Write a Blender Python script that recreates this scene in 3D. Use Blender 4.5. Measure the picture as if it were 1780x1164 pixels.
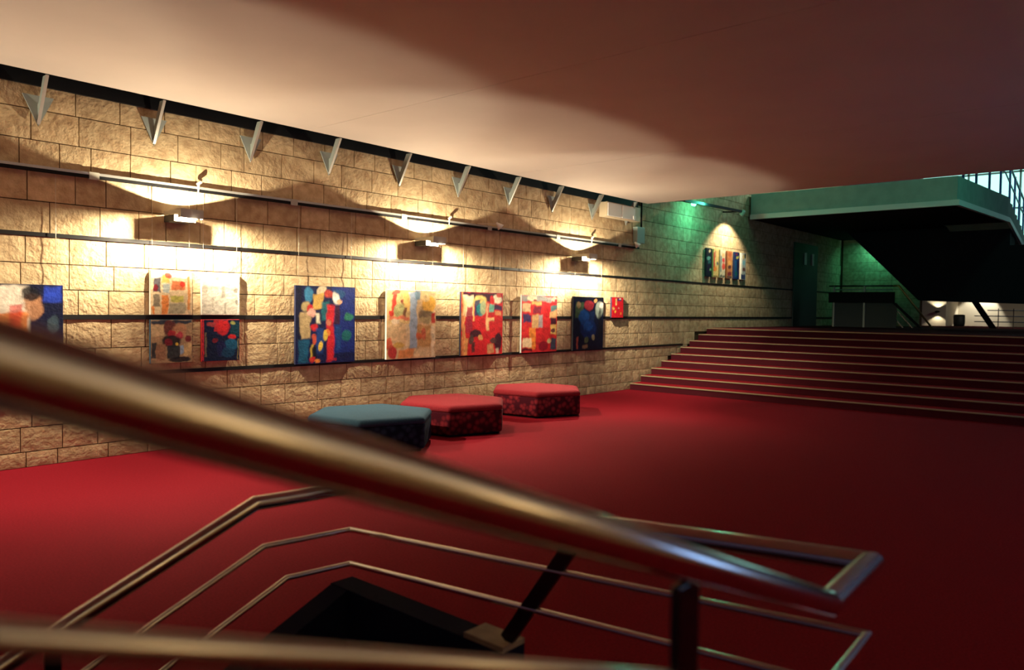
import bpy, math, random
from mathutils import Vector, Matrix, noise

for o in list(bpy.data.objects):
    bpy.data.objects.remove(o, do_unlink=True)
scene = bpy.context.scene
C = scene.collection
rnd = random.Random(7)

# ------------------------------------------------------------------ camera
FPX, YAW, PITCH, ROLL = 1329.97, 0.7146, -0.0338, 0.0138
WY = 8.6412            # distance of the long stone wall
cam_d = bpy.data.cameras.new('camera')
cam = bpy.data.objects.new('camera', cam_d)
C.objects.link(cam)
fw = Vector((math.cos(YAW) * math.cos(PITCH), math.sin(YAW) * math.cos(PITCH), math.sin(PITCH)))
rt = Vector((math.sin(YAW), -math.cos(YAW), 0))
up = rt.cross(fw)
r2 = math.cos(ROLL) * rt + math.sin(ROLL) * up
u2 = -math.sin(ROLL) * rt + math.cos(ROLL) * up
m = Matrix((r2, u2, -fw)).transposed().to_4x4()
m.translation = Vector((0, 0, 1.65))
cam.matrix_world = m
cam_d.sensor_width = 36
cam_d.sensor_fit = 'HORIZONTAL'
cam_d.lens = FPX / 1780 * 36
cam_d.clip_start = 0.05
cam_d.dof.use_dof = True
cam_d.dof.focus_distance = 9.0
cam_d.dof.aperture_fstop = 1.9
scene.camera = cam

# ------------------------------------------------------------------ world, light, exposure
world = bpy.data.worlds.new('world')
scene.world = world
world.use_nodes = True
bg = world.node_tree.nodes['Background']
bg.inputs[0].default_value = (0.55, 0.5, 0.9, 1)
bg.inputs[1].default_value = 0.06
vs = scene.view_settings
vs.view_transform = 'Standard'
vs.look = 'None'
vs.gamma = 1
vs.use_curve_mapping = False
vs.exposure = 0.0

WARM = (1.0, 0.86, 0.61)
GREEN = (0.10, 1.0, 0.62)


def light(name, kind, loc, energy, color, target=None, **kw):
    d = bpy.data.lights.new(name, kind)
    d.energy = energy
    d.color = color
    for k, v in kw.items():
        setattr(d, k, v)
    o = bpy.data.objects.new(name, d)
    C.objects.link(o)
    o.location = loc
    if target is not None:
        o.rotation_euler = (Vector(target) - Vector(loc)).to_track_quat('-Z', 'Y').to_euler()
    return o


# greenish tube light high in the tall stair hall
light('hall_tube_light', 'AREA', (17.2, 1.6, 7.4), 60, GREEN, (17.8, 4.0, 1.0),
      shape='RECTANGLE', size=5.0, size_y=0.5)


light('upper_hall_light', 'AREA', (23.2, 5.6, 7.3), 260, (.62, 1.0, .92), (23.2, 6.2, 4.7),
      shape='RECTANGLE', size=4.0, size_y=0.6)


# ------------------------------------------------------------------ helpers
def lin(c):
    out = []
    for v in c:
        v = v / 255.0
        out.append(v / 12.92 if v <= 0.04045 else ((v + 0.055) / 1.055) ** 2.4)
    return tuple(out) + (1.0,)


def mat(name, col, rough=0.6, metal=0.0, bump=None, var=None, spec=None, emit=None, emit_s=0.0, obj_var=0.0):
    """col: sRGB 0-255. bump=(scale, strength, distance). var=(scale, dark col, amount)"""
    mt = bpy.data.materials.new(name)
    mt.use_nodes = True
    nt = mt.node_tree
    b = nt.nodes['Principled BSDF']
    b.inputs['Roughness'].default_value = rough
    b.inputs['Metallic'].default_value = metal
    if spec is not None:
        b.inputs['Specular IOR Level'].default_value = spec
    base = lin(col)
    b.inputs['Base Color'].default_value = base
    geo = nt.nodes.new('ShaderNodeNewGeometry')
    sock = None
    if var:
        n = nt.nodes.new('ShaderNodeTexNoise')
        n.inputs['Scale'].default_value = var[0]
        n.inputs['Detail'].default_value = 5
        nt.links.new(geo.outputs['Position'], n.inputs['Vector'])
        mr = nt.nodes.new('ShaderNodeMapRange')
        mr.inputs[1].default_value = 0.35
        mr.inputs[2].default_value = 0.65
        mr.inputs[3].default_value = 0
        mr.inputs[4].default_value = var[2]
        nt.links.new(n.outputs['Fac'], mr.inputs[0])
        mx = nt.nodes.new('ShaderNodeMix')
        mx.data_type = 'RGBA'
        mx.inputs[6].default_value = base
        mx.inputs[7].default_value = lin(var[1])
        nt.links.new(mr.outputs[0], mx.inputs[0])
        sock = mx.outputs[2]
    if obj_var:
        oi = nt.nodes.new('ShaderNodeObjectInfo')
        ad = nt.nodes.new('ShaderNodeMath')
        ad.operation = 'ADD'
        nt.links.new(oi.outputs['Random'], ad.inputs[0])
        nt.links.new(geo.outputs['Random Per Island'], ad.inputs[1])
        fr = nt.nodes.new('ShaderNodeMath')
        fr.operation = 'FRACT'
        nt.links.new(ad.outputs[0], fr.inputs[0])
        mr2 = nt.nodes.new('ShaderNodeMapRange')
        mr2.inputs[3].default_value = 1 - obj_var
        mr2.inputs[4].default_value = 1 + obj_var
        nt.links.new(fr.outputs[0], mr2.inputs[0])
        hs = nt.nodes.new('ShaderNodeHueSaturation')
        nt.links.new(mr2.outputs[0], hs.inputs['Value'])
        if sock is not None:
            nt.links.new(sock, hs.inputs['Color'])
        else:
            hs.inputs['Color'].default_value = base
        sock = hs.outputs['Color']
    if sock is not None:
        nt.links.new(sock, b.inputs['Base Color'])
    if bump:
        n2 = nt.nodes.new('ShaderNodeTexNoise')
        n2.inputs['Scale'].default_value = bump[0]
        n2.inputs['Detail'].default_value = 4
        nt.links.new(geo.outputs['Position'], n2.inputs['Vector'])
        bp = nt.nodes.new('ShaderNodeBump')
        bp.inputs['Strength'].default_value = bump[1]
        bp.inputs['Distance'].default_value = bump[2]
        nt.links.new(n2.outputs['Fac'], bp.inputs['Height'])
        nt.links.new(bp.outputs['Normal'], b.inputs['Normal'])
    if emit is not None:
        b.inputs['Emission Color'].default_value = lin(emit)
        b.inputs['Emission Strength'].default_value = emit_s
    return mt


class MB:
    """collects geometry for ONE mesh object"""

    def __init__(self):
        self.v, self.f, self.smooth = [], [], []

    def quad(self, *idx, smooth=False):
        self.f.append(tuple(idx))
        self.smooth.append(smooth)

    def box(self, x0, x1, y0, y1, z0, z1):
        b = len(self.v)
        self.v += [(x, y, z) for z in (z0, z1) for y in (y0, y1) for x in (x0, x1)]
        for q in ((0, 2, 3, 1), (4, 5, 7, 6), (0, 1, 5, 4), (2, 6, 7, 3), (0, 4, 6, 2), (1, 3, 7, 5)):
            self.quad(*[b + i for i in q])
        return self

    def prism(self, poly, ext, axis='x', a0=0.0, a1=1.0):
        """poly: list of 2D points; extruded along axis from a0 to a1"""
        b = len(self.v)
        n = len(poly)
        for a in (a0, a1):
            for (p, q) in poly:
                self.v.append({'x': (a, p, q), 'y': (p, a, q), 'z': (p, q, a)}[axis])
        self.quad(*range(b, b + n))
        self.quad(*range(b + 2 * n - 1, b + n - 1, -1))
        for i in range(n):
            j = (i + 1) % n
            self.quad(b + i, b + j, b + n + j, b + n + i)
        return self

    def tube(self, pts, r, seg=16, caps=True):
        """round bar with mitred bends; every run has its own rings so bends stay crisp"""
        P = [Vector(p) for p in pts]
        n = len(P)
        D = [(P[i + 1] - P[i]).normalized() for i in range(n - 1)]
        for i in range(n - 1):
            d = D[i]
            ref = Vector((0, 0, 1)) if abs(d.z) < 0.9 else Vector((1, 0, 0))
            a = d.cross(ref).normalized()
            c = d.cross(a).normalized()
            rings = []
            for end in (0, 1):
                k = i + end
                if end == 0:
                    nrm = (D[k - 1] + d).normalized() if k > 0 else d
                else:
                    nrm = (D[k] + d).normalized() if k < n - 1 else d
                base = len(self.v)
                for s in range(seg):
                    t = 2 * math.pi * s / seg
                    off = a * math.cos(t) * r + c * math.sin(t) * r
                    off = off - d * (off.dot(nrm) / d.dot(nrm))
                    self.v.append(tuple(P[k] + off))
                rings.append(base)
            for s in range(seg):
                t = (s + 1) % seg
                self.quad(rings[0] + s, rings[0] + t, rings[1] + t, rings[1] + s, smooth=True)
            if caps and i == 0:
                self.quad(*[rings[0] + s for s in range(seg - 1, -1, -1)])
            if caps and i == n - 2:
                self.quad(*[rings[1] + s for s in range(seg)])
        return self

    def bar(self, p0, p1, w, t, side=(0, 0, 1)):
        """flat bar from p0 to p1; w across 'side' direction, t the other"""
        p0, p1 = Vector(p0), Vector(p1)
        d = (p1 - p0).normalized()
        s = Vector(side)
        s = (s - d * s.dot(d)).normalized()
        n = d.cross(s)
        b = len(self.v)
        for p in (p0, p1):
            for (i, j) in ((-1, -1), (1, -1), (1, 1), (-1, 1)):
                self.v.append(tuple(p + s * (i * w / 2) + n * (j * t / 2)))
        for q in ((0, 3, 2, 1), (4, 5, 6, 7), (0, 1, 5, 4), (1, 2, 6, 5), (2, 3, 7, 6), (3, 0, 4, 7)):
            self.quad(*[b + i for i in q])
        return self

    def lathe(self, prof, seg=16, c=(0, 0, 0), axis=(0, 0, 1)):
        ax = Vector(axis).normalized()
        q = Vector((0, 0, 1)).rotation_difference(ax)
        base = len(self.v)
        for (r, z) in prof:
            for s in range(seg):
                t = 2 * math.pi * s / seg
                self.v.append(tuple(Vector(c) + q @ Vector((r * math.cos(t), r * math.sin(t), z))))
        for k in range(len(prof) - 1):
            for s in range(seg):
                t = (s + 1) % seg
                a = base + k * seg
                self.quad(a + s, a + t, a + seg + t, a + seg + s, smooth=True)
        self.quad(*[base + s for s in range(seg - 1, -1, -1)])
        e = base + (len(prof) - 1) * seg
        self.quad(*[e + s for s in range(seg)])
        return self

    def mesh(self, name):
        me = bpy.data.meshes.new(name)
        me.from_pydata(self.v, [], self.f)
        me.polygons.foreach_set('use_smooth', self.smooth)
        me.validate()
        me.update()
        return me

    def build(self, name, material, parent=None):
        me = self.mesh(name)
        me.materials.append(material)
        o = bpy.data.objects.new(name, me)
        C.objects.link(o)
        if parent is not None:
            o.parent = parent
        import bmesh
        bm = bmesh.new()
        bm.from_mesh(me)
        bmesh.ops.recalc_face_normals(bm, faces=bm.faces)
        bm.to_mesh(me)
        bm.free()
        return o


def bevel(o, w=0.008, seg=2):
    md = o.modifiers.new('bevel', 'BEVEL')
    md.width = w
    md.segments = seg
    md.limit_method = 'ANGLE'
    return o


def tag(o, label, cat, group=None):
    o['label'] = label
    o['category'] = cat
    if group:
        o['group'] = group
    return o


def struct(o):
    o['kind'] = 'structure'
    return o


def thing(name, label, cat, loc=(0, 0, 0), group=None):
    o = bpy.data.objects.new(name, None)
    o.empty_display_size = 0.1
    C.objects.link(o)
    o.location = loc
    return tag(o, label, cat, group)


def copy_tree(o, loc, label=None, parent=None):
    c = o.copy()
    C.objects.link(c)
    if parent is None:
        c.location = loc
        if label:
            c['label'] = label
    else:
        c.parent = parent
    for ch in list(o.children):
        copy_tree(ch, None, None, c)
    return c


# ------------------------------------------------------------------ materials
M = {}
M['stone'] = mat('rough_sand_stone', (208, 184, 144), 0.92, bump=(24, 0.55, 0.02), var=(9, (170, 140, 104), 0.75), spec=0.15, obj_var=0.13)
M['mortar'] = mat('mortar', (96, 76, 54), 0.95, bump=(40, 0.3, 0.01), spec=0.1)
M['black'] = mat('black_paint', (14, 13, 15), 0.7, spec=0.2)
M['band'] = mat('dark_metal_band', (22, 19, 18), 0.55, spec=0.3)
M['ceil'] = mat('ceiling_plaster', (206, 194, 184), 0.85, var=(1.2, (198, 186, 176), 0.6), spec=0.15)
M['seam'] = mat('ceiling_joint', (176, 158, 146), 0.9)
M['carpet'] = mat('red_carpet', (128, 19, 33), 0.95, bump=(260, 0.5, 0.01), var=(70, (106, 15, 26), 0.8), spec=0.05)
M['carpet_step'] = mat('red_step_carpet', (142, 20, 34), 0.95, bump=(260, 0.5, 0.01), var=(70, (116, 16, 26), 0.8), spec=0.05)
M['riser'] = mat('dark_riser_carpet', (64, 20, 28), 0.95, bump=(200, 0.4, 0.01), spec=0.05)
M['nosing'] = mat('worn_nosing_strip', (148, 132, 102), 0.5, metal=0.3)
M['steel'] = mat('polished_steel', (226, 224, 216), 0.17, metal=1.0)
M['darksteel'] = mat('dark_brushed_steel', (70, 68, 66), 0.3, metal=1.0)
M['alu'] = mat('aluminium_rail', (190, 188, 178), 0.4, metal=0.6)
M['bracket'] = mat('grey_bracket_paint', (150, 158, 152), 0.5, spec=0.4)
M['white'] = mat('white_enamel', (232, 230, 224), 0.45)
M['cream'] = mat('beige_plastic', (206, 190, 160), 0.5)
M['lampgrey'] = mat('warm_grey_enamel', (176, 172, 158), 0.4)
M['lampbox'] = mat('dark_grey_enamel', (52, 50, 46), 0.6)
M['palegreen'] = mat('pale_green_grey_plastic', (150, 172, 164), 0.5)
M['bulb'] = mat('glowing_lamp', (255, 255, 255), 0.5, emit=(255, 232, 214), emit_s=4.0)
M['greenbulb'] = mat('glowing_green_lamp', (220, 255, 240), 0.5, emit=(120, 255, 214), emit_s=4.0)
M['concrete'] = mat('painted_concrete', (150, 172, 158), 0.85, bump=(18, 0.25, 0.01), var=(4, (130, 152, 140), 0.6), spec=0.2)
M['lip'] = mat('pale_metal_lip', (206, 216, 206), 0.5, spec=0.4)
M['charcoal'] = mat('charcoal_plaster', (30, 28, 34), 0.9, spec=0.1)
M['navy_wall'] = mat('navy_carpet_facing', (20, 24, 42), 0.95, bump=(180, 0.4, 0.01), spec=0.05)
M['stone2'] = mat('grey_base_stone', (150, 134, 108), 0.8, var=(14, (120, 104, 82), 0.7))
M['hallwall'] = mat('cream_hall_plaster', (214, 206, 186), 0.85)
M['glass'] = mat('bright_hall_window', (190, 240, 232), 0.4, emit=(176, 250, 238), emit_s=1.6)
M['nightglass'] = mat('dusk_window_glass', (120, 150, 190), 0.2, emit=(150, 190, 255), emit_s=3.5)
M['bluesteel'] = mat('blue_painted_steel', (30, 60, 110), 0.4, metal=0.3)
M['brass'] = mat('brass_handrail', (206, 176, 100), 0.3, metal=0.9)
M['wire'] = mat('hanging_wire', (210, 200, 180), 0.4, metal=0.5)
M['door'] = mat('dark_door_paint', (40, 44, 46), 0.6)


def quilt_mat(name, c1, c2):
    mt = mat(name, c1, 0.95, bump=(140, 0.4, 0.01), spec=0.05)
    nt = mt.node_tree
    b = nt.nodes['Principled BSDF']
    tc = nt.nodes.new('ShaderNodeTexCoord')
    v = nt.nodes.new('ShaderNodeTexVoronoi')
    v.inputs['Scale'].default_value = 13
    nt.links.new(tc.outputs['Object'], v.inputs['Vector'])
    mr = nt.nodes.new('ShaderNodeMapRange')
    mr.inputs[1].default_value = 0.2
    mr.inputs[2].default_value = 0.62
    nt.links.new(v.outputs['Distance'], mr.inputs[0])
    mx = nt.nodes.new('ShaderNodeMix')
    mx.data_type = 'RGBA'
    mx.inputs[6].default_value = lin(c1)
    mx.inputs[7].default_value = lin(c2)
    nt.links.new(mr.outputs[0], mx.inputs[0])
    nt.links.new(mx.outputs[2], b.inputs['Base Color'])
    return mt


M['red_top'] = mat('coral_red_upholstery', (132, 38, 46), 0.95, bump=(160, 0.5, 0.01), var=(50, (120, 32, 40), 0.7), spec=0.1)
M['red_side'] = quilt_mat('patterned_red_upholstery', (120, 34, 42), (60, 16, 26))
M['blue_top'] = mat('blue_grey_upholstery', (48, 74, 90), 0.95, bump=(160, 0.5, 0.01), var=(50, (40, 64, 80), 0.7), spec=0.1)
M['blue_side'] = quilt_mat('patterned_navy_upholstery', (40, 50, 68), (20, 26, 40))

# ------------------------------------------------------------------ floor and ceiling
b = MB()
# red lower floor with an opening for the descending flight
RY0 = -4.55
OX0, OX1, OY0, OY1 = -2.4, 1.95, 0.80, 2.70
b.box(-9, OX0, RY0, WY + .1, -.2, 0)
b.box(OX1, 17.6, RY0, WY + .1, -.2, 0)
b.box(OX0, OX1, RY0, OY0, -.2, 0)
b.box(OX0, OX1, OY1, WY + .1, -.2, 0)
struct(b.build('floor', M['carpet']))

CZ = 3.868
CE = WY - 0.29
ceil = MB().box(-9, 13.83, RY0, CE - .02, CZ + .02, CZ + .16).build('ceiling', M['seam'])
struct(ceil)
xs = [-9, -2.15, 1.75, 5.65, 9.55, 13.85]
for i in range(5):
    MB().box(xs[i] + .004, xs[i + 1] - .004, RY0, CE, CZ, CZ + .03).build('ceiling_panel', M['ceil'], ceil)

# black void above the stone, behind the edge of the ceiling
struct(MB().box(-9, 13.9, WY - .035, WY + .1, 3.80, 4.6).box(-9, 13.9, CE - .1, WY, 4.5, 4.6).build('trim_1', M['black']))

# ------------------------------------------------------------------ stone walls
wall = struct(MB().box(-3, 27.6, WY + .02, WY + .3, -.2, 7.5).build('wall_left', M['mortar']))


def block_mesh(k):
    r = random.Random(100 + k)
    B = MB()
    nx, nz = 5, 3
    for j in range(nz + 1):
        for i in range(nx + 1):
            edge = i in (0, nx) or j in (0, nz)
            x = i / nx + (0 if i in (0, nx) else r.uniform(-.05, .05))
            z = j / nz + (0 if j in (0, nz) else r.uniform(-.06, .06))
            y = r.uniform(-.001, .002) if edge else -r.uniform(.001, .006)
            B.v.append((x, y, z))
    n = (nx + 1)
    for j in range(nz):
        for i in range(nx):
            a = j * n + i
            B.quad(a, a + 1, a + 1 + n, a + n, smooth=True)
    rim = [(i, 0) for i in range(nx)] + [(nx, j) for j in range(nz)] + [(i, nz) for i in range(nx, 0, -1)] + [(0, j) for j in range(nz, 0, -1)]
    ids = [j * n + i for i, j in rim]
    b0 = len(B.v)
    for a in ids:
        B.v.append(B.v[a])
    b1 = len(B.v)
    for a in ids:
        x, y, z = B.v[a]
        B.v.append((x, .035, z))
    for k2 in range(len(ids)):
        k3 = (k2 + 1) % len(ids)
        B.quad(b0 + k3, b0 + k2, b1 + k2, b1 + k3)
    return B


BL = [block_mesh(k) for k in range(14)]
BLM = []
for k, B in enumerate(BL):
    me = B.mesh('stone_block')
    me.materials.append(M['stone'])
    BLM.append(me)

courses = [0, .155, .40, .648, .886, 1.175, 1.505, 1.785, 2.045, 2.334, 2.665, 2.965, 3.268, 3.57, 3.87]
while courses[-1] < 6.3:
    courses.append(courses[-1] + .3)
blocks = []
for ci in range(len(courses) - 1):
    z0, z1 = courses[ci] + .005, courses[ci + 1] - .005
    x = 1.2 - rnd.random() * .4
    while x < 26.9:
        L = rnd.choice((.30, .36, .40, .44, .44, .48, .52)) * (1.0 if ci > 2 else .95)
        x1 = min(x + L, 26.9)
        if x1 - x > .1:
            vis = True
            if ci >= 14 and x < 13.9:      # behind the black void
                vis = False
            if z1 < 1.2 and x > 14.2 + max(0, (z0 - .14) / .14) * .427:
                vis = False                # behind the steps
            if vis:
                blocks.append((x + .005, x1 - .005, z0, z1))
        x = x1
# the blocks that show largest in the photograph stay single pieces
blocks.sort(key=lambda q: ((q[0] - 0.0) ** 2 + WY ** 2 + (0 if q[0] > 1.9 else 400) + (30 if (q[2] < .4 and q[0] > 2.9 and q[0] < 6.0) else 0)))
far = MB()
for i, (x0, x1, z0, z1) in enumerate(blocks):
    k = rnd.randrange(14)
    flip = rnd.random() < .5
    if i < 296:
        o = bpy.data.objects.new('stone_block', BLM[k])
        C.objects.link(o)
        o.parent = wall
        o.location = (x0, WY, z0)
        o.scale = (x1 - x0, 1, z1 - z0)
    else:
        B = BL[k]
        n = len(far.v)
        far.v += [(x0 + v[0] * (x1 - x0), WY + v[1], z0 + v[2] * (z1 - z0)) for v in B.v]
        far.f += [tuple(n + a for a in f) for f in B.f]
        far.smooth += B.smooth
o = far.build('stone_blocks', M['stone'], wall)
o['kind'] = 'stuff'

# dark horizontal bands let into the stone
for i, (z, h, x1) in enumerate(((0.886, .042, 16.0), (1.505, .050, 26.8), (2.334, .040, 26.8))):
    struct(MB().box(-3, x1, WY - .012, WY + .02, z - h / 2, z + h / 2).build('trim_%d' % (i + 2), M['band']))

# far end wall of the tall hall, stone as well
wb = struct(MB().box(27.02, 27.3, 6.2, WY + .1, 1.2, 4.15).build('wall_back', M['mortar']))
for ci in range(14):
    z0 = 1.262 + ci * .3
    if z0 > 4.1:
        break
    y = 6.2 - rnd.random() * .3
    while y < WY - .05:
        L = rnd.choice((.36, .42, .48))
        y0, y1 = max(y, 6.2) + .004, min(y + L, WY - .03) - .004
        if y1 - y0 > .08:
            o = bpy.data.objects.new('stone_block', BLM[rnd.randrange(14)])
            C.objects.link(o)
            o.parent = wb
            o.location = (27.0, y1, z0 + .004)
            o.rotation_euler = (0, 0, -math.pi / 2)
            o.scale = (y1 - y0, 1, min(z0 + .296, 4.14) - z0 - .004)
        y += L

# ------------------------------------------------------------------ broad red steps
X0, TR, RS = 13.693, 0.4268, 0.1398
LZ = RS * 9
st = thing('staircase', 'nine broad red carpeted steps with pale nosing strips rising to the upper hall', 'stairs', (X0, 4, 0))
for i in range(9):
    xa = X0 + TR * i - X0
    z1 = RS * (i + 1)
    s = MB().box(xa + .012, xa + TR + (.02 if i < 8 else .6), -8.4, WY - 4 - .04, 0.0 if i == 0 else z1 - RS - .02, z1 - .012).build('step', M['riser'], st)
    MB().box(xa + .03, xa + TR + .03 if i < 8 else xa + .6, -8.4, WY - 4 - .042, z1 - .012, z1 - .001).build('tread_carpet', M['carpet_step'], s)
    MB().box(xa - .004, xa + .03, -8.4, WY - 4 - .05, z1 - .02, z1).build('nosing', M['nosing'], s)
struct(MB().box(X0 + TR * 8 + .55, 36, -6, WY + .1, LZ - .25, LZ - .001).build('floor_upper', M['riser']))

# ------------------------------------------------------------------ ceiling edge brackets
bx = [2.69, 3.83, 5.0, 6.145, 7.37, 8.583, 9.795, 10.98, 12.24, 13.45]
br = thing('ceiling_bracket', 'x', 'bracket', (bx[0], WY, 0), 'grey brackets along the ceiling edge')
b = MB()
b.prism([(-.14, 3.70), (.0, 3.40), (.14, 3.70)], None, 'y', -.04, -.026)
b.build('wall_plate', M['bracket'], br)
b = MB()
b.prism([(-.035, 3.43), (-.29, 3.862), (-.19, 3.862), (-.06, 3.62), (-.035, 3.62)], None, 'x', -.006, .006)
b.build('strut', M['bracket'], br)
b = MB()
b.bar((0, -.037, 3.424), (0, -.293, 3.858), .03, .008, (1, 0, 0))
b.build('edge_flange', M['alu'], br)
where = ['leftmost grey bracket under the ceiling edge, above the picture at the frame edge',
         'second grey ceiling bracket from the left, above the nearest wall lamp',
         'third grey ceiling bracket from the left, between the two nearest wall lamps',
         'fourth grey ceiling bracket from the left, before the second wall lamp',
         'fifth grey ceiling bracket from the left, just before the second wall lamp',
         'sixth grey ceiling bracket from the left, just past the second wall lamp',
         'seventh grey ceiling bracket from the left, midway between second and third wall lamps',
         'eighth grey ceiling bracket from the left, before the third wall lamp',
         'ninth grey ceiling bracket, touching the left end of the white wall box',
         'last grey ceiling bracket, above the right end of the white wall box']
br['label'] = where[0]
for x, w in zip(bx[1:], where[1:]):
    copy_tree(br, (x, WY, 0), w)

# ------------------------------------------------------------------ wall lamps
SX = [0.32, 4.07, 7.82, 11.74]
sc = thing('wall_lamp', 'x', 'wall lamp', (SX[1], WY, 0), 'up and down wall lamps on the stone wall')
b = MB()
b.box(-.125, .125, -.265, -.02, 2.570, 2.645)
bevel(b.build('wall_box', M['lampbox'], sc), .004)
b = MB()                                   # open box shade: three walls, no top or bottom
t = .006
b.box(-.13, .13, -.43, -.43 + t, 2.60, 2.698)
for q in (-.13, .13 - t):
    b.box(q, q + t, -.424, -.368, 2.60, 2.694)
    b.box(q, q + t, -.368, -.03, 2.648, 2.694)
b.build('shade', M['lampgrey'], sc)
MB().tube([(-.08, -.345, 2.6625), (.08, -.345, 2.6625)], .004, 8).build('lamp_tube', M['bulb'], sc)
b = MB()
b.lathe([(.03, -.006), (.042, -.003), (.042, .003), (.03, .006)], 16, (0.02, -.425, 2.592), (0, 0, 1))
b.build('lamp_lens', M['bulb'], sc)
lab = ['grey open box wall lamp left of the picture frame edge',
       'nearest grey box wall lamp, above the four small paintings',
       'middle grey box wall lamp, above the pale painting with a blue stripe',
       'farthest grey box wall lamp, above the dark blue painting']
sc['label'] = lab[1]
for i in (2, 3):
    copy_tree(sc, (SX[i], WY, 0), lab[i])
copy_tree(sc, (SX[0], WY, 0), lab[0])
UPW, DNW = 84, 660


def photometry(o, eps, ea, eb, gain):
    """lamp photometry: strength = gain * (|dz| + eps)^ea * (1 - dz^2)^eb along each direction"""
    d = o.data
    d.use_nodes = True
    nt = d.node_tree
    em = nt.nodes['Emission']

    def mth(op, a, b_=None):
        n = nt.nodes.new('ShaderNodeMath')
        n.operation = op
        for k, v in enumerate((a, b_)):
            if v is None:
                continue
            if isinstance(v, (int, float)):
                n.inputs[k].default_value = v
            else:
                nt.links.new(v, n.inputs[k])
        return n.outputs[0]
    g = nt.nodes.new('ShaderNodeNewGeometry')
    sx = nt.nodes.new('ShaderNodeSeparateXYZ')
    nt.links.new(g.outputs['Incoming'], sx.inputs[0])
    dz = mth('ABSOLUTE', sx.outputs['Z'])
    p1 = mth('POWER', mth('ADD', dz, eps), ea)
    p2 = mth('POWER', mth('MAXIMUM', mth('SUBTRACT', 1.02, mth('MULTIPLY', dz, dz)), 0.0), eb)
    nt.links.new(mth('MULTIPLY', mth('MULTIPLY', p1, p2), gain), em.inputs['Strength'])


def lamp_pair(x, y, sgn):
    o = light('wall_lamp_up_light', 'SPOT', (x, y - sgn * .345, 2.669), UPW * (1 if sgn > 0 else .95), WARM, (x, y - sgn * .345, 5), spot_size=math.radians(145), spot_blend=.08, shadow_soft_size=.0025)
    photometry(o, .12, -1.4, 0.0, 1.0)
    o = light('wall_lamp_down_light', 'SPOT', (x, y - sgn * .345, 2.655), DNW * (1 if sgn > 0 else .02), WARM, (x, y - sgn * .345, 0), spot_size=math.radians(179), spot_blend=.02, shadow_soft_size=.018)
    photometry(o, .02, 1.25, 1.75, 4.9)


for x in SX:
    lamp_pair(x, WY, 1)
# the foyer's other long wall, behind the viewpoint, with the same lamps; the handrails mirror it
RY = -4.6
struct(MB().box(-6, 8.3, RY - .3, RY, -.2, 3.87).box(11.3, 13.9, RY - .3, RY, -.2, 3.87).box(8.3, 11.3, RY - .3, RY, -.2, 1.1).box(8.3, 11.3, RY - .3, RY, 3.1, 3.87).build('wall_right', M['stone']))
wr = struct(MB().box(8.3, 11.3, RY - .2, RY - .16, 1.1, 3.1).build('window_2', M['nightglass']))
for x in (8.3, 9.28, 10.26, 11.24):
    MB().box(x, x + .06, RY - .16, RY - .05, 1.1, 3.1).build('mullion', M['lip'], wr)
for x, l in ((-3.5, 'grey box wall lamp on the wall behind the viewpoint, far left one'), (.35, 'grey box wall lamp on the wall directly behind the viewpoint'), (4.2, 'grey box wall lamp on the wall behind the viewpoint, nearest its window')):
    o = copy_tree(sc, (x, RY, 0), l)
    o.rotation_euler = (0, 0, math.pi)
    lamp_pair(x, RY, -1)

# ------------------------------------------------------------------ picture rail with its fittings
rl = thing('picture_rail', 'long aluminium picture rail with a black painted shadow strip below running along the stone wall', 'rail', (0, WY, 0))
MB().box(-3, 13.95, -.058, -.036, 2.985, 3.012).build('rail_profile', M['alu'], rl)
MB().box(-3, 13.95, -.055, -.036, 2.95, 2.985).build('shadow_strip', M['black'], rl)  # black strip painted in for the shadow gap below the rail
for x in (1.0, 3.2, 5.60, 7.45, 9.3, 11.15, 13.2):
    MB().box(x - .05, x + .05, -.062, -.012, 2.94, 3.016).build('rail_bracket', M['lampgrey'], rl)
fx = [4.32, 8.36, 12.2]
sp = thing('rail_spotlight', 'x', 'spotlight', (fx[0], WY, 0), 'small spotlights on the picture rail')
b = MB()
b.bar((0, -.064, 3.0), (0.0, -.072, 3.045), .012, .012, (1, 0, 0))
b.bar((0, -.064, 2.95), (0.01, -.068, 3.03), .016, .005, (1, 0, 0))
b.build('stem', M['white'], sp)
b = MB()
b.lathe([(.012, -.035), (.018, -.03), (.02, .02), (.021, .028)], 14, (0.01, -.075, 3.055), (.5, -.1, .4))
b.build('lamp_head', M['cream'], sp)
lab = ['small rail spotlight just above the nearest wall lamp', 'small rail spotlight just above the middle wall lamp', 'small rail spotlight just above the farthest wall lamp']
sp['label'] = lab[0]
for x, l in zip(fx[1:], lab[1:]):
    copy_tree(sp, (x, WY, 0), l)
cx = [9.44, 13.72]
sp = thing('rail_cone_lamp', 'small white cone lamp on the picture rail between the far wall lamps', 'spotlight', (cx[0], WY, 0), 'white cone lamps on the picture rail')
b = MB()
b.lathe([(.016, -.06), (.03, -.02), (.065, .05), (.06, .052)], 16, (0, -.13, 3.03), (.5, -.35, -.6))
b.build('cone_shade', M['white'], sp)
b = MB()
b.bar((-.45, -.075, 3.02), (-.03, -.11, 3.05), .012, .012, (0, 0, 1))
b.build('cable_arm', M['cream'], sp)
copy_tree(sp, (cx[1], WY, 0), 'small white cone lamp at the far end of the picture rail')

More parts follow.
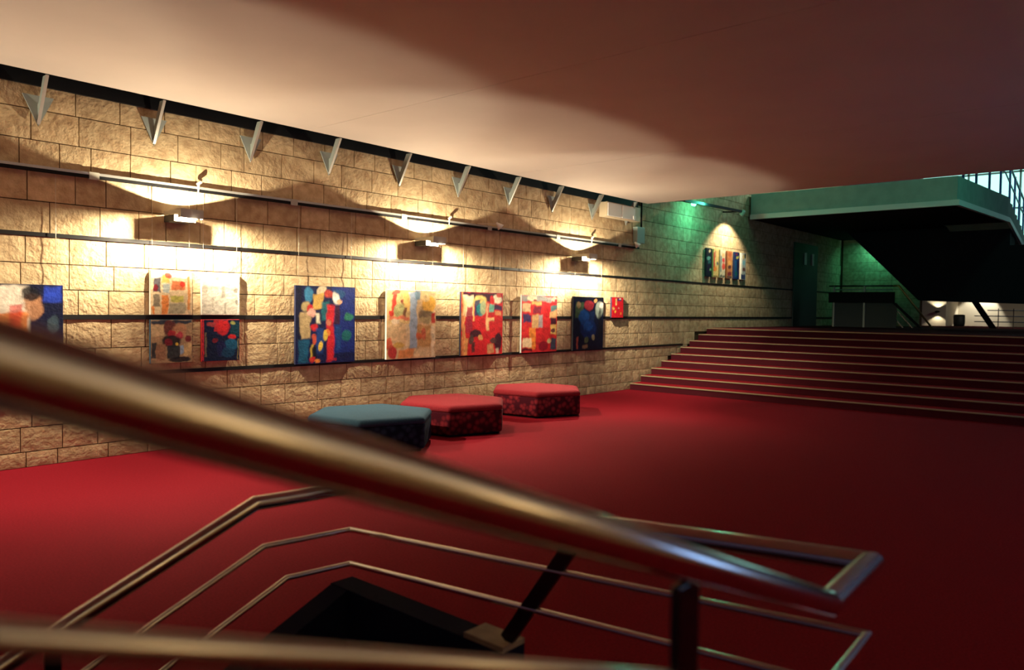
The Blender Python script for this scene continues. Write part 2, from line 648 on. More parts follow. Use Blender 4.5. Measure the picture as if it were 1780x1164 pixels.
# ------------------------------------------------------------------ white wall box, small box and conduit
t = thing('wall_box', 'white wall box with two front panels high beside the ceiling bracket', 'box', (12.5, WY, 0))
MB().box(0, 1.22, -.20, -.02, 3.49, 3.77).build('body', M['cream'], t)
bevel(MB().box(.015, .50, -.222, -.20, 3.50, 3.755).build('front_panel', M['white'], t), .006)
bevel(MB().box(.525, 1.00, -.222, -.20, 3.50, 3.755).build('front_panel', M['white'], t), .006)
MB().box(.92, 1.0, -.235, -.222, 3.51, 3.58).build('latch', M['white'], t)
t = thing('junction_box', 'pale green grey box under a dark conduit where the warm light ends', 'box', (13.9, WY, 0))
bevel(MB().box(-.16, .14, -.13, -.02, 3.06, 3.40).build('housing', M['palegreen'], t), .01)
MB().tube([(.12, -.05, 3.40), (.12, -.05, 3.95)], .018, 10).build('conduit', M['black'], t)

# ------------------------------------------------------------------ paintings
def vcol_mat():
    mt = bpy.data.materials.new('oil_paint')
    mt.use_nodes = True
    nt = mt.node_tree
    bb = nt.nodes['Principled BSDF']
    bb.inputs['Roughness'].default_value = .45
    bb.inputs['Specular IOR Level'].default_value = .25
    a = nt.nodes.new('ShaderNodeVertexColor')
    a.layer_name = 'paint'
    nt.links.new(a.outputs['Color'], bb.inputs['Base Color'])
    g = nt.nodes.new('ShaderNodeNewGeometry')
    n = nt.nodes.new('ShaderNodeTexNoise')
    n.inputs['Scale'].default_value = 45
    nt.links.new(g.outputs['Position'], n.inputs['Vector'])
    bp = nt.nodes.new('ShaderNodeBump')
    bp.inputs['Strength'].default_value = .3
    bp.inputs['Distance'].default_value = .01
    nt.links.new(n.outputs['Fac'], bp.inputs['Height'])
    nt.links.new(bp.outputs['Normal'], bb.inputs['Normal'])
    return mt


M['oil'] = vcol_mat()


def painting(x0, x1, z0, z1, bgc, strokes, label, seed, edge, group='paintings on the stone wall', wires=True, n=64, out=.038, nz=None):
    t = thing('painting', label, 'painting', (x0, WY - .012, z0), group)
    w, h = x1 - x0, z1 - z0
    bevel(MB().box(0, w, -out, -.003, 0, h).build('canvas', mat('canvas_edge', edge, .8), t), .004)
    B = MB()
    cols = []
    nz = nz or n
    for j in range(nz + 1):
        for i in range(n + 1):
            u, v = i / n, j / nz
            B.v.append((.003 + u * (w - .006), -out - .002, .003 + v * (h - .006)))
            du = noise.noise((u * 4 + seed, v * 4, 3.1)) * .035 + noise.noise((u * 13 + seed, v * 13, 9.1)) * .018
            dv = noise.noise((u * 4 + seed, v * 4, 17.3)) * .035 + noise.noise((u * 13 + seed, v * 13, 29.7)) * .018
            uu, vv = u + du, v + dv
            c = list(lin(bgc)[:3])
            for s in strokes:
                k, a, b_, c_, d_, col = s[:6]
                op = s[6] if len(s) > 6 else .93
                if k == 'r':
                    ed = .022
                    f = min((uu - a) / ed, (b_ - uu) / ed, (vv - c_) / ed, (d_ - vv) / ed)
                else:
                    rr = math.hypot((uu - a) / c_, (vv - b_) / d_)
                    f = (1 - rr) / .22
                f = max(0, min(1, f)) * op
                if f > 0:
                    lc = lin(col)
                    c = [c[q] * (1 - f) + lc[q] * f for q in range(3)]
            g = 1 + .35 * noise.noise((u * 9 + seed * 3, v * 16, 51.0)) + .25 * noise.noise((u * 30 + seed, v * 30, 5.0))
            cols += [max(0, q * g) for q in c] + [1.0]
    for j in range(nz):
        for i in range(n):
            a = j * (n + 1) + i
            B.quad(a, a + 1, a + n + 2, a + n + 1)
    me = B.mesh('painted_face')
    ca = me.color_attributes.new('paint', 'FLOAT_COLOR', 'POINT')
    ca.data.foreach_set('color', cols)
    me.materials.append(M['oil'])
    o = bpy.data.objects.new('painted_face', me)
    C.objects.link(o)
    o.parent = t
    if wires:
        top = 2.949
        for f in (.06, .94):
            MB().tube([(w * f, -.02, h - .02), (w * f, -.02, top - z0)], .0022, 6).build('hanging_wire', M['wire'], t)
    return t


NAVY, BLUE, TEAL, RED, TAN, CRM, OCH, ORG, BLK, WHT, DRED, PINK, LBL, GRY, GRN, YEL = (
    (14, 18, 48), (24, 48, 130), (26, 86, 118), (196, 34, 36), (190, 164, 118), (226, 206, 168), (212, 170, 86), (222, 128, 56),
    (14, 14, 22), (240, 234, 222), (120, 26, 38), (226, 168, 150), (150, 178, 206), (140, 148, 146), (40, 108, 84), (228, 190, 70))
painting(1.93, 2.90, .83, 1.83, NAVY, [
    ('r', .0, .2, .75, 1, BLUE), ('r', .05, .2, .5, .9, TEAL), ('r', .2, .36, .4, 1, (34, 18, 40)),
    ('r', .36, .7, .2, 1, (226, 214, 196)), ('r', .36, .68, .2, .72, ORG), ('r', .5, .62, .55, .8, RED, .7), ('r', .44, .7, .1, .5, (206, 74, 60)),
    ('e', .72, .78, .1, .16, (178, 128, 92)), ('e', .7, .9, .09, .1, BLK), ('r', .7, .8, .1, .5, OCH, .8), ('r', .8, 1, .82, 1, (34, 60, 170)), ('r', .82, 1, .0, .45, TEAL, .8),
    ('e', .9, .6, .06, .1, (70, 90, 100), .6)],
    'dark blue painting with an orange wedge, cut off at the frame edge', 1, NAVY)
painting(3.78, 4.26, 1.532, 2.03, (216, 190, 150), [
    ('r', .0, 1, .84, 1, WHT), ('r', .05, .25, .5, .85, (70, 70, 84)), ('e', .12, .6, .07, .1, DRED), ('r', .25, .45, .7, .9, OCH), ('e', .42, .88, .1, .08, (200, 70, 56)),
    ('r', .28, .46, .5, .7, (160, 170, 166)), ('r', .24, .42, .0, .46, ORG), ('r', .48, .85, .55, .78, (206, 110, 66)), ('e', .75, .7, .08, .09, RED, .8), ('r', .88, .96, .1, .9, (206, 132, 70)),
    ('r', .45, .8, .28, .45, (186, 178, 84)), ('r', .42, .85, .0, .28, (168, 158, 130)), ('r', .05, .22, .15, .48, (120, 108, 90)), ('r', .02, .1, 0, .2, ORG)],
    'small painting of pale orange and ochre blocks, upper left of the four', 2, WHT, 'four small paintings hung in a square')
painting(4.37, 4.85, 1.532, 2.03, (206, 198, 182), [
    ('r', 0, 1, .75, 1, (232, 226, 214)), ('r', .03, .9, .6, .68, (160, 152, 138), .6), ('r', .5, .62, .4, .7, (130, 124, 114), .7), ('e', .4, .88, .07, .05, (110, 106, 100), .7),
    ('e', .92, .6, .09, .07, (110, 104, 98), .7), ('e', .08, .6, .09, .1, (150, 142, 128), .7), ('r', .25, .33, .15, .4, (170, 160, 142), .6), ('r', .58, .66, .0, .3, (140, 132, 118), .7),
    ('e', .9, .32, .05, .05, (90, 88, 86), .7), ('r', .94, 1, .0, 1, WHT)],
    'small pale grey and white painting, upper right of the four', 3, WHT, 'four small paintings hung in a square')
painting(3.78, 4.26, .985, 1.478, (170, 140, 104), [
    ('r', 0, 1, .9, 1, (26, 46, 66)), ('r', 0, .34, .6, .9, (200, 172, 130)), ('e', .45, .8, .16, .22, (100, 46, 42)), ('e', .7, .75, .2, .2, (190, 138, 100)), ('e', .68, .64, .1, .1, (190, 62, 78)),
    ('e', .5, .68, .1, .1, (170, 40, 48)), ('e', .5, .5, .26, .16, BLK), ('e', .42, .48, .1, .09, DRED), ('r', .0, .14, .1, .5, (34, 42, 48)), ('r', .12, .36, .05, .45, (150, 110, 82)),
    ('r', .38, .7, .1, .4, (24, 42, 50)), ('r', .68, .8, .2, .4, LBL), ('r', .78, .98, .15, .45, (206, 176, 124)), ('e', .7, .08, .3, .08, BLK), ('e', .62, .44, .05, .05, YEL), ('e', .9, .55, .1, .1, DRED)],
    'small painting of dark red flowers on tan, lower left of the four', 4, (30, 60, 80), 'four small paintings hung in a square', wires=False)
painting(4.37, 4.85, .985, 1.478, (14, 22, 52), [
    ('r', .3, .7, .72, 1, (190, 40, 44)), ('e', .55, .8, .2, .2, RED, .8), ('r', 0, .07, 0, 1, (196, 40, 50)), ('r', .75, 1, .6, .95, (16, 56, 70)), ('e', .82, .9, .08, .05, (150, 150, 80)),
    ('e', .8, .58, .12, .07, RED), ('e', .35, .5, .09, .07, DRED), ('e', .78, .4, .2, .15, (24, 84, 118)), ('r', .07, .14, .1, .7, (150, 132, 92), .5), ('e', .25, .9, .12, .06, (160, 60, 60)),
    ('r', .94, .98, .0, .55, (190, 168, 90), .7), ('e', .5, .3, .15, .2, (24, 24, 70)), ('e', .7, .2, .2, .14, (20, 60, 92))],
    'small dark blue and red painting, lower right of the four', 5, RED, 'four small paintings hung in a square', wires=False)
painting(5.63, 6.58, .892, 1.92, (12, 20, 66), [
    ('r', .6, 1, .1, 1, (18, 36, 110)), ('e', .9, .6, .1, .06, GRN), ('e', .85, .35, .1, .08, (22, 92, 92)), ('e', .72, .9, .12, .06, (24, 70, 116)), ('r', .65, .76, .15, .5, (22, 60, 120)),
    ('r', .0, .1, .3, 1, BLK, .6), ('r', .03, .22, .0, .32, (22, 80, 112)), ('r', .06, .25, .31, .68, (184, 158, 112)), ('e', .2, .9, .09, .1, (60, 130, 170)), ('e', .15, .75, .08, .08, (186, 164, 112)),
    ('r', .27, .46, .7, .92, OCH), ('e', .42, .95, .1, .06, CRM), ('e', .22, .72, .07, .06, RED), ('e', .26, .66, .09, .06, PINK), ('r', .32, .41, .5, .66, (232, 224, 196)), ('r', .24, .31, .42, .6, (28, 22, 70)),
    ('e', .3, .46, .06, .06, RED), ('r', .42, .54, .55, .8, (30, 100, 110)), ('e', .55, .88, .1, .06, (190, 66, 48)), ('e', .66, .84, .08, .09, WHT), ('e', .71, .8, .06, .05, (220, 170, 130)),
    ('r', .5, .64, .04, .76, (198, 34, 40)), ('e', .55, .52, .05, .05, (196, 120, 90)), ('e', .52, .4, .05, .04, ORG), ('r', .62, .74, .5, .76, (52, 14, 44)), ('r', .32, .46, .12, .46, (30, 62, 130)),
    ('e', .47, .36, .04, .07, YEL), ('e', .41, .22, .04, .07, YEL), ('r', .24, .3, .02, .25, YEL), ('r', .26, .36, .04, .22, BLK), ('e', .28, .06, .05, .05, RED), ('e', .3, .3, .04, .07, (196, 80, 56)), ('e', .36, .03, .05, .03, ORG), ('r', .5, .7, .02, .06, RED)],
    'large painting with tan and red figures on deep blue', 6, (14, 18, 50), 'row of large square paintings')
painting(7.14, 8.11, .895, 1.912, (218, 184, 138), [
    ('r', .0, .5, .5, 1, (216, 180, 120)), ('r', .1, .2, .68, .94, (190, 40, 40)), ('e', .18, .96, .1, .04, (190, 70, 60)), ('e', .32, .8, .07, .04, DRED), ('e', .55, .93, .06, .04, DRED), ('r', .3, .5, .7, .95, (230, 190, 110)),
    ('e', .24, .7, .1, .1, (170, 166, 110)), ('r', .3, .38, .6, .75, (110, 70, 50)), ('r', .03, .45, .56, .63, (214, 110, 84)), ('e', .1, .66, .07, .05, RED), ('e', .17, .54, .1, .05, (224, 200, 168)),
    ('r', .44, .62, .12, .98, (160, 180, 202)), ('r', .36, .46, .1, .52, (226, 200, 160)), ('r', .56, .68, .84, 1, (120, 150, 170)), ('e', .85, .8, .16, .14, (224, 168, 64)), ('e', .76, .9, .1, .08, (226, 196, 140)),
    ('e', .8, .64, .18, .09, (128, 108, 80)), ('e', .8, .57, .16, .06, (176, 156, 110)), ('r', .9, 1, .5, .68, (186, 40, 40)), ('r', .6, .9, .15, .5, (202, 152, 92)), ('e', .75, .36, .06, .1, (206, 104, 74)), ('e', .65, .32, .07, .05, (206, 98, 60)),
    ('r', .9, 1, .0, .48, (236, 216, 180)), ('r', .55, .88, .0, .13, (232, 204, 158)), ('e', .12, .1, .09, .12, (190, 36, 46)), ('r', .22, .55, .0, .14, (222, 140, 80)), ('e', .05, .22, .08, .08, (206, 90, 64)), ('e', .25, .2, .12, .05, OCH)],
    'large pale ochre painting with a light blue vertical stripe', 7, WHT, 'row of large square paintings')
painting(8.655, 9.655, .892, 1.916, (186, 30, 36), [
    ('r', 0, 1, .84, 1, (18, 16, 40)), ('r', .0, .06, 0, 1, (206, 140, 80)), ('r', .04, .3, .62, .95, CRM), ('r', .05, .1, .0, .9, (214, 170, 100), .8), ('r', .1, .27, .35, .78, (140, 30, 50)), ('r', .26, .32, .55, .9, (216, 172, 100)),
    ('e', .44, .86, .16, .1, (220, 190, 110)), ('r', .31, .45, .62, .88, (22, 44, 84)), ('e', .46, .72, .1, .1, (30, 120, 124)), ('e', .52, .76, .07, .12, (160, 172, 130)), ('r', .58, .64, .4, .84, (224, 160, 120)),
    ('r', .64, .8, .68, .84, (90, 170, 150)), ('r', .78, 1, .72, .82, (16, 30, 70)), ('e', .86, .9, .13, .08, (228, 216, 186)), ('e', .72, .88, .06, .07, RED), ('e', .9, .96, .08, .04, (190, 60, 50)), ('r', .8, .98, .62, .72, (208, 140, 92)),
    ('r', .6, .68, .38, .6, (216, 176, 120)), ('r', .62, .8, .52, .6, (216, 180, 124)), ('e', .34, .34, .16, .07, (26, 16, 30)), ('e', .24, .24, .07, .09, (66, 56, 50)), ('e', .46, .28, .06, .05, (206, 150, 90)), ('r', .25, .34, .02, .2, (70, 40, 40)),
    ('e', .9, .2, .1, .17, (24, 16, 34)), ('e', .78, .22, .1, .05, (70, 50, 50)), ('r', .62, .8, .02, .18, (190, 140, 96)), ('r', .82, .92, .0, .1, (190, 170, 150)), ('r', .08, .17, .0, .3, (206, 150, 86)), ('r', .0, .03, 0, 1, (20, 18, 40))],
    'large red painting with tan arches and dark navy top', 8, (18, 16, 36), 'row of large square paintings')
painting(10.15, 11.155, .888, 1.90, (196, 40, 44), [
    ('r', 0, .85, .88, 1, (140, 146, 142)), ('r', 0, .25, .7, .86, (206, 180, 136)), ('e', .28, .94, .15, .06, CRM), ('e', .35, .9, .06, .04, DRED), ('r', .25, .55, .82, .9, (222, 170, 100)), ('r', .3, .55, .68, .82, (120, 34, 56)),
    ('r', .02, .28, .52, .68, (22, 44, 92)), ('r', .28, .48, .42, .68, (196, 160, 108)), ('r', .46, .6, .42, .66, (156, 150, 152)), ('r', .62, .78, .6, .9, (186, 32, 36)), ('r', .8, 1, .72, .84, (70, 120, 120)), ('r', .78, 1, .6, .74, (220, 176, 120)),
    ('r', .8, 1, .48, .62, (30, 24, 40)), ('r', .8, 1, .3, .5, (214, 178, 100)), ('e', .88, .38, .08, .05, (90, 40, 50)), ('r', .82, 1, .02, .26, (24, 66, 84)), ('r', .02, .24, .28, .46, (200, 44, 44)), ('r', .2, .4, .05, .45, (224, 140, 54), .8),
    ('r', .02, .28, .06, .26, (226, 202, 160)), ('r', .0, .3, .0, .06, BLK), ('e', .62, .1, .14, .1, (130, 20, 40)), ('e', .9, .95, .1, .05, (226, 170, 150)), ('e', .78, .18, .06, .06, (190, 180, 130)), ('e', .95, .9, .05, .06, (140, 50, 60))],
    'large red and yellow painting with a grey upper edge', 9, (150, 154, 150), 'row of large square paintings')
painting(11.655, 12.66, .880, 1.905, (12, 16, 40), [
    ('r', 0, 1, .93, 1, BLK), ('r', .05, .35, .6, .9, (58, 76, 56)), ('e', .15, .85, .08, .06, (130, 110, 80)), ('e', .5, .85, .18, .1, (126, 34, 44)), ('e', .86, .76, .15, .17, (134, 146, 136)), ('e', .92, .84, .07, .07, (214, 196, 190)), ('e', .72, .93, .06, .05, (196, 140, 90)),
    ('r', .3, .7, .5, .75, (20, 34, 70)), ('e', .35, .62, .2, .16, (24, 62, 124)), ('e', .48, .45, .16, .1, (26, 76, 144)), ('e', .5, .4, .3, .2, (18, 40, 100), .6), ('e', .66, .24, .07, .06, (130, 116, 90)), ('r', .1, .18, .03, .25, (150, 70, 60)), ('r', .3, .5, .02, .1, (130, 96, 76)), ('e', .45, .18, .07, .07, (76, 84, 60)), ('e', .9, .5, .08, .3, BLK, .7)],
    'large nearly black painting with a glowing blue centre', 10, BLK, 'row of large square paintings')
painting(12.95, 13.38, 1.503, 1.92, (196, 28, 40), [
    ('r', .3, .42, .6, .95, (210, 180, 110)), ('r', .45, .8, .8, .97, (40, 40, 90)), ('e', .7, .92, .1, .05, WHT), ('e', .15, .45, .12, .08, (200, 160, 90)), ('e', .3, .3, .07, .07, YEL), ('e', .6, .48, .1, .05, (226, 140, 130)), ('e', .8, .2, .08, .08, ORG), ('r', .5, .58, .3, .6, (140, 20, 40))],
    'small red painting with yellow flecks, last before the steps', 11, (34, 20, 50), wires=False, n=24)
six = [
    ((16, 30, 44), [('e', .6, .9, .2, .06, CRM), ('e', .4, .65, .4, .08, (90, 150, 140)), ('r', .3, .8, .45, .58, (40, 96, 100)), ('r', .2, .8, .15, .45, (26, 24, 52)), ('e', .8, .25, .2, .06, (120, 170, 120))], 'dark teal', 16.99),
    ((214, 186, 120), [('r', .0, .3, .2, .9, (190, 44, 40)), ('e', .4, .3, .35, .1, ORG), ('e', .8, .5, .2, .06, (70, 90, 96)), ('r', .2, .5, .7, .95, (180, 120, 90)), ('r', 0, 1, 0, .06, BLK)], 'yellow and red', 17.36),
    ((200, 190, 160), [('r', .4, .9, .55, .72, (190, 30, 48)), ('e', .7, .42, .35, .14, (206, 60, 50)), ('r', .3, .9, .75, .9, (226, 160, 110)), ('r', 0, 1, 0, .1, (60, 76, 74)), ('r', 0, .3, .2, .8, (110, 130, 130))], 'cream and crimson', 17.725),
    ((176, 112, 72), [('e', .5, .88, .4, .1, (160, 84, 56)), ('e', .5, .55, .4, .12, (206, 150, 84)), ('e', .5, .42, .35, .08, (70, 40, 50)), ('r', .1, .9, .1, .25, (110, 34, 50)), ('r', 0, 1, 0, .1, (46, 64, 72))], 'brown and ochre', 18.12),
    ((24, 44, 90), [('r', .3, .9, .75, .85, (176, 170, 80)), ('r', .2, .6, .88, .97, (110, 34, 60)), ('r', .6, 1, .3, .7, (26, 22, 60)), ('r', 0, .5, .05, .7, (30, 76, 120)), ('e', .4, .2, .25, .1, (26, 90, 90))], 'mostly blue', 18.535),
    ((150, 160, 160), [('e', .5, .86, .4, .1, (190, 170, 120)), ('e', .8, .9, .2, .12, BLK), ('r', .1, .8, .55, .72, (110, 170, 186)), ('r', .3, .9, .3, .45, (90, 36, 40)), ('r', 0, .9, 0, .2, (30, 44, 96)), ('r', 0, .25, .2, 1, WHT)], 'pale blue and white', 18.94)]
order = ['leftmost', 'second', 'third', 'fourth', 'fifth', 'rightmost']
for k, (bgc, sts, nm, x) in enumerate(six):
    painting(x, x + .285, 2.50, 3.19, bgc, sts, '%s of six narrow upright canvases by the steps, %s' % (order[k], nm), 20 + k,
             bgc if k != 5 else WHT, 'six narrow upright canvases', wires=False, n=14, nz=30, out=.045)

# ------------------------------------------------------------------ ottomans
def ottoman(cx, cy, rot, top_m, side_m, label, R=.78, H=.405):
    t = thing('ottoman', label, 'ottoman', (cx, cy, 0), 'hexagonal ottomans on the red carpet')
    t.rotation_euler = (0, 0, rot)

    def ring(rad, rc, z, seg=5):
        pts = []
        for k in range(6):
            a = k * math.pi / 3
            vx, vy = rad * math.cos(a), rad * math.sin(a)
            d = rc / math.cos(math.pi / 6)
            ox, oy = vx - d * math.cos(a), vy - d * math.sin(a)
            for s in range(seg):
                tt = a - math.pi / 6 + (math.pi / 3) * s / (seg - 1)
                pts.append((ox + rc * math.cos(tt), oy + rc * math.sin(tt), z))
        return pts

    def loft(rings, name, mt, parent):
        B = MB()
        n = len(rings[0])
        for r in rings:
            B.v += r
        for k in range(len(rings) - 1):
            for s in range(n):
                q = (s + 1) % n
                B.quad(k * n + s, k * n + q, (k + 1) * n + q, (k + 1) * n + s, smooth=True)
        B.quad(*range(n - 1, -1, -1))
        B.quad(*range((len(rings) - 1) * n, len(rings) * n))
        o = B.build(name, mt, parent)
        return o

    loft([ring(R - .05, .05, 0), ring(R - .05, .05, .035)], 'plinth', M['black'], t)
    loft([ring(R - .012, .05, .03), ring(R, .055, .05), ring(R, .055, H - .10), ring(R - .01, .055, H - .085)], 'side_panel', side_m, t)
    rr = [ring(R - .01, .055, H - .088), ring(R + .004, .06, H - .07), ring(R + .004, .065, H - .04), ring(R - .02, .075, H - .012)]
    for k in range(1, 6):
        f = k / 6
        rr.append(ring((R - .03) * (1 - f) + .08, .075 * (1 - f) + .02, H - .012 + .045 * math.sin(f * math.pi / 2)))
    loft(rr, 'cushion', top_m, t)
    return t


ottoman(9.55, 7.74, math.radians(39), M['red_top'], M['red_side'], 'far coral red hexagonal ottoman nearest the steps')
ottoman(7.40, 7.47, math.radians(41), M['red_top'], M['red_side'], 'near coral red hexagonal ottoman beside the navy one')
ottoman(5.83, 7.27, math.radians(41), M['blue_top'], M['blue_side'], 'navy blue hexagonal ottoman partly behind the handrail')

# ------------------------------------------------------------------ foreground stair railing
rail = thing('stair_railing', 'polished steel handrail with thin lower rails wrapping around the stairwell', 'railing', (2.11, .57, 0))
ox, oy = 2.11, .57


def rp(pts):
    return [(x - ox, y - oy, z) for x, y, z in pts]


YC = 2.78


def line(dn, d, xb, zb):
    zn = lambda x: 1.612 - .382 * (x - .15) - dn
    return rp([(-1.7, .57, zn(-1.7)), (1.753, .57, 1.0 - d), (2.11, .585, 1.0 - d), (2.11, YC, .838 - d), (xb, YC, zb), (-.9, YC, zb - .408 * (xb + .9))])


MB().tube(line(0, 0, 1.639, .853), .030, 28).build('handrail', M['steel'], rail)
MB().tube(line(.165, .190, 1.678, .669), .0115, 16).build('mid_rail', M['steel'], rail)
MB().tube(line(.335, .345, 1.786, .511), .0115, 16).build('mid_rail', M['steel'], rail)
for (x, y, z0, z1) in ((1.083, .57, 0, 1.245), (-.55, .57, 0, 1.87)):
    p = MB().box(x - ox - .035, x - ox + .035, y - oy - .008, y - oy + .008, z0, z1 - .02)
    bevel(p.build('post', M['darksteel'], rail), .003)
    MB().box(x - ox - .07, x - ox + .07, y - oy - .05, y - oy + .05, 0, .012).build('base_plate', M['darksteel'], rail)
MB().bar((0, 1.50 - oy, .905), (0, 1.835 - oy, .425), .055, .02, (0, 1, 0)).build('post', M['darksteel'], rail)
MB().box(-.06, .06, 1.80 - oy, 2.0 - oy, .405, .425).build('base_plate', M['stone2'], rail)
MB().bar((.9 - ox, YC - oy, .54), (.9 - ox, YC - oy, 0.0), .05, .012, (1, 0, 0)).build('post', M['darksteel'], rail)

# low dark wall round the stairwell carrying the far rails
b = MB()
b.prism([(1.80, -.6), (1.80, .405), (YC + .06, .405), (YC + .06, -.6)], None, 'x', 2.05, 2.17)
b.prism([(2.05, -.6), (2.05, .40), (1.08, .0), (-.4, -.6)], None, 'y', YC - .06, YC + .06)
struct(b.build('wall_stairwell', M['navy_wall']))
# flight going down inside the stairwell
dn = thing('descending_stairs', 'dark stair flight going down inside the railed stairwell', 'stairs', (1.95, 1.75, 0))
for i in range(9):
    MB().box(-.44 * (i + 1), -.44 * i, -.95, .95, -.165 * (i + 1) - .2, -.165 * (i + 1)).build('step', M['riser'], dn)
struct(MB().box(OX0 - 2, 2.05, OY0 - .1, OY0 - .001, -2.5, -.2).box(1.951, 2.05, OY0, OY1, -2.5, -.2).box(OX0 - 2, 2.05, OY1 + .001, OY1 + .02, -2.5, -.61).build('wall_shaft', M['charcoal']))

# ------------------------------------------------------------------ tall hall: balcony, stairs, far things
BX, BYc = 19.45, 3.78
bal = thing('balcony', 'upper balcony slab with green lit concrete front and pale lower lip', 'balcony', (BX, 6, 4.1))
poly = [(BX, WY - .06), (BX, BYc), (23.7, 3.42), (23.7, 4.95), (26.9, 4.95), (26.9, WY - .06)]
MB().prism([(x - BX, y - 6) for x, y in poly], None, 'z', .03, .66).build('slab', M['concrete'], bal)
b = MB()
b.prism([(-.05, WY - .06 - 6), (-.05, BYc - 6 - .05), (23.7 - BX, 3.42 - 6 - .05), (23.7 - BX, 3.42 - 6 + .02), (.03, BYc - 6 + .03), (.03, WY - .06 - 6)], None, 'z', 0, .125)
b.build('edge_lip', M['lip'], bal)
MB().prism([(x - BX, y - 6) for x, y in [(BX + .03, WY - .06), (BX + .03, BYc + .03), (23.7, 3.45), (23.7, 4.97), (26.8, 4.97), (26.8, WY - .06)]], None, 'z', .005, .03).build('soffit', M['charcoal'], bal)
us = thing('upper_stairs', 'concrete stair flight with blue railing against the bright upper window', 'stairs', (23.7, 3.42, 4.1))
b = MB()
n = 8
pr = [(.01, .005), (.01, .66)]
for i in range(n):
    pr += [(.42 * i + .42, .66 - .105 * i), (.42 * i + .42, .66 - .105 * (i + 1))]
pr += [(.42 * n, .005 - .082 * n * 1.0)]
b.prism(pr, None, 'y', .02, 1.45)
b.build('flight', M['concrete'], us)
b = MB()
b.prism([(.01, .0), (.01, .125), (3.36, -.53), (3.36, -.655)], None, 'y', -.05, .018)
b.build('edge_lip', M['lip'], us)
ey = lambda x: .07 - x * .085 if x < 0 else .07
for i, x in enumerate((-3.6, -2.6, -1.5, -.5, .63, 1.47, 2.31, 3.15)):
    z0 = .662 if x < 0 else .66 - .105 * int(x / .42) + .002
    MB().box(x - .025, x + .025, ey(x) - .025, ey(x) + .025, z0, z0 + 1.05).build('rail_post', M['bluesteel'], us)
for dz, r in ((0, .03), (-.42, .02)):
    MB().tube([(-4.0, ey(-4.0), 1.72 + dz), (-.1, ey(-.1), 1.72 + dz), (3.3, .07, .92 + dz)], r, 8).build('handrail' if dz == 0 else 'mid_rail', M['bluesteel'], us)

win = struct(MB().box(30.2, 30.3, 1.0, 7.0, 4.3, 8.2).build('window_1', M['glass']))
for y in (1.0, 2.5, 4.0, 5.5, 6.95):
    MB().box(30.12, 30.2, y, y + .06, 4.3, 8.2).build('mullion', M['lip'], win)
for z in (5.2, 6.4):
    MB().box(30.12, 30.2, 1.0, 7.0, z, z + .06).build('transom', M['lip'], win)

# dark stair soffit wall hanging under the balcony
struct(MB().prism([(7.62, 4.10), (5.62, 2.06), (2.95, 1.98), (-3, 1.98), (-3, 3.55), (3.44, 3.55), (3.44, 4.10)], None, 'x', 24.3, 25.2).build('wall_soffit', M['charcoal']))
# track with the lamp over the six small canvases
t = thing('ceiling_track', 'black lighting track with two lamps high over the six narrow canvases', 'lighting track', (15.2, WY - .4, 4.12))
MB().bar((0, 0, -.03), (3.0, 0, .03), .06, .05, (0, 0, 1)).build('track_bar', M['black'], t)
b = MB()
b.lathe([(.03, -.08), (.05, -.06), (.06, .06), (.055, .07)], 14, (2.95, -.02, -.01), (-.1, .35, -.5))
b.build('lamp_head', M['lampgrey'], t)
b = MB()
b.lathe([(.02, -.05), (.045, -.04), (.045, .04), (.02, .05)], 14, (.55, .06, -.05), (1, 0, 0))
b.build('lamp_head', M['greenbulb'], t)
for x in (.3, 2.7):
    MB().bar((x, .02, 0), (x, .385, .02), .03, .02, (0, 0, 1)).build('track_arm', M['black'], t)
light('canvas_spot_light', 'SPOT', (18.05, WY - .66, 4.0), 170, WARM, (18.1, WY, 2.6), spot_size=math.radians(112), spot_blend=.35, shadow_soft_size=.03)
light('track_green_light', 'POINT', (16.1, WY - .5, 4.1), 52, GREEN, shadow_soft_size=.08)

# lamp on the far end wall
t = thing('wall_strip_lamp', 'green strip lamp at the top of the far stone end wall', 'wall lamp', (26.8, 7.6, 3.98))
MB().box(-.1, .1, -.3, .3, 0, .05).build('housing', M['black'], t)
MB().box(-.06, .06, -.27, .27, -.02, 0).build('tube', M['greenbulb'], t)
light('far_green_light', 'AREA', (26.55, 7.5, 3.9), 6, GREEN, (27.0, 7.5, 2.6), shape='RECTANGLE', size=.5, size_y=.15)

# double doors far along the stone wall
d = struct(MB().box(22.6, 24.55, WY - .05, WY - .02, LZ, 3.75).build('door_1', M['door']))
for x in (23.45, 24.05):
    MB().box(x - .03, x + .03, WY - .10, WY - .05, 3.12, 3.48).build('door_handle', M['lip'], d)

# far balustrade and stair rails on the upper landing
t = thing('far_balustrade', 'dark balustrade with a brass sloping handrail at the back of the landing', 'balustrade', (23.9, 6.5, LZ))
z = lambda v: v - LZ
MB().tube([(0, 1.5, z(2.48)), (0, -.46, z(2.47))], .022, 8).build('handrail', M['darksteel'], t)
MB().tube([(0, 1.4, z(2.37)), (0, -.3, z(2.36))], .015, 8).build('mid_rail', M['palegreen'], t)
MB().box(-.03, .03, -.35, 1.5, z(1.98), z(2.30)).build('panel', M['black'], t)
MB().box(.02, .06, -.4, 1.4, 0, z(1.98)).build('base_wall', M['door'], t)
MB().tube([(-.05, -.30, z(2.47)), (-.05, -.46, z(2.47)), (-.05, -1.36, z(1.27))], .028, 10).build('sloping_handrail', M['brass'], t)
MB().bar((0, -.34, z(1.98)), (0, -1.05, z(1.27)), .10, .06, (0, 1, 1)).build('stringer', M['black'], t)
for dy in (.0, .25):
    MB().bar((.1, -.4 + dy, z(1.75)), (.1, -.82 + dy, z(1.27)), .03, .03, (0, 1, 1)).build('lower_rail', M['darksteel'], t)
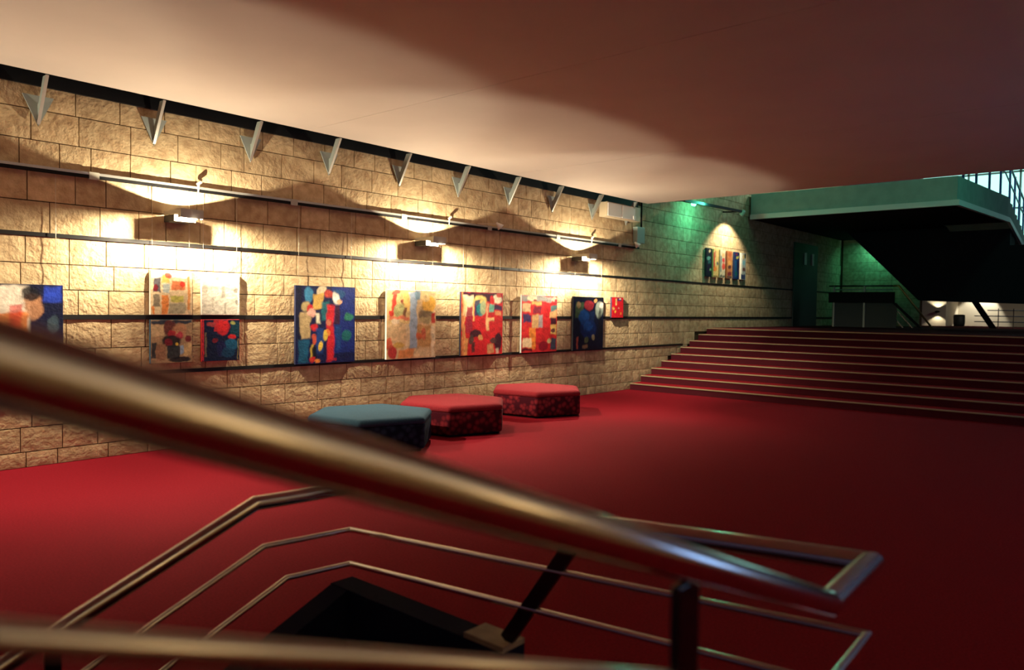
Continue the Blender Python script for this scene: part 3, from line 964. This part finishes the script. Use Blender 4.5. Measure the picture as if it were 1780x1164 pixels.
for y in (1.32, .45):
    MB().box(-.025, .025, y, y + .05, 0, z(2.47)).build('post', M['lampgrey'], t)

# bright hall seen under the dark soffit
struct(MB().box(31.0, 31.2, 6.28, 9.2, LZ, 3.2).box(31.0, 33.2, 6.26, 6.28, LZ, 3.2).box(33.0, 33.2, -1, 6.28, LZ, 3.2).build('wall_hall', M['hallwall']))
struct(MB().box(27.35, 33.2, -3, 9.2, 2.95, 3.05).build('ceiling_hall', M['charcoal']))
t = thing('hall_wall_lamp', 'small dark wall lamp glowing up and down in the bright far hall', 'wall lamp', (31.0, 6.52, 1.77))
MB().lathe([(.03, -.04), (.08, -.02), (.08, .02), (.03, .04)], 14, (-.1, 0, 0)).build('lamp_body', M['black'], t)
MB().box(-.1, -.005, -.02, .02, -.02, .02).build('arm', M['black'], t)
light('hall_lamp_up_light', 'SPOT', (30.85, 6.52, 1.83), 16, (1, .86, .6), (30.9, 6.52, 3), spot_size=math.radians(110), spot_blend=.4, shadow_soft_size=.02)
light('hall_lamp_down_light', 'SPOT', (30.85, 6.52, 1.71), 12, (1, .86, .6), (30.9, 6.52, 0), spot_size=math.radians(110), spot_blend=.4, shadow_soft_size=.02)
light('hall_downlight', 'SPOT', (32.6, 5.35, 2.75), 130, (1, .92, .74), (33.0, 5.6, 1.3), spot_size=math.radians(80), spot_blend=.3, shadow_soft_size=.05)
light('hall_ceiling_light', 'AREA', (29.5, 3.9, 2.9), 18, (1, .93, .72), (29.8, 4.0, 1.2), shape='DISK', size=.8)
t = thing('waste_bin', 'dark upright bin against the bright far hall wall', 'bin', (31.6, 5.95, LZ))
MB().lathe([(.17, 0), (.19, .1), (.19, .36), (.17, .38)], 16).build('body', M['door'], t)
MB().lathe([(.16, .38), (.19, .385), (.19, .40), (.12, .42)], 16).build('lid', M['black'], t)
t = thing('far_stair_railing', 'dark sloping stair rail in front of the bright far hall', 'railing', (28, 4.5, LZ))
MB().bar((0, .42, .95), (0, -.20, -.05), .16, .08, (0, 1, 1)).build('stringer', M['charcoal'], t)
for h in (.2, .38, .56):
    MB().tube([(0, .35 if h < .4 else 0.0, h), (0, -1.6, h)], .014, 8).build('mid_rail', M['bluesteel'], t)
for y in (-.3, -.7, -1.1, -1.5):
    MB().box(-.012, .012, y - .012, y + .012, 0, .62).build('post', M['darksteel'], t)
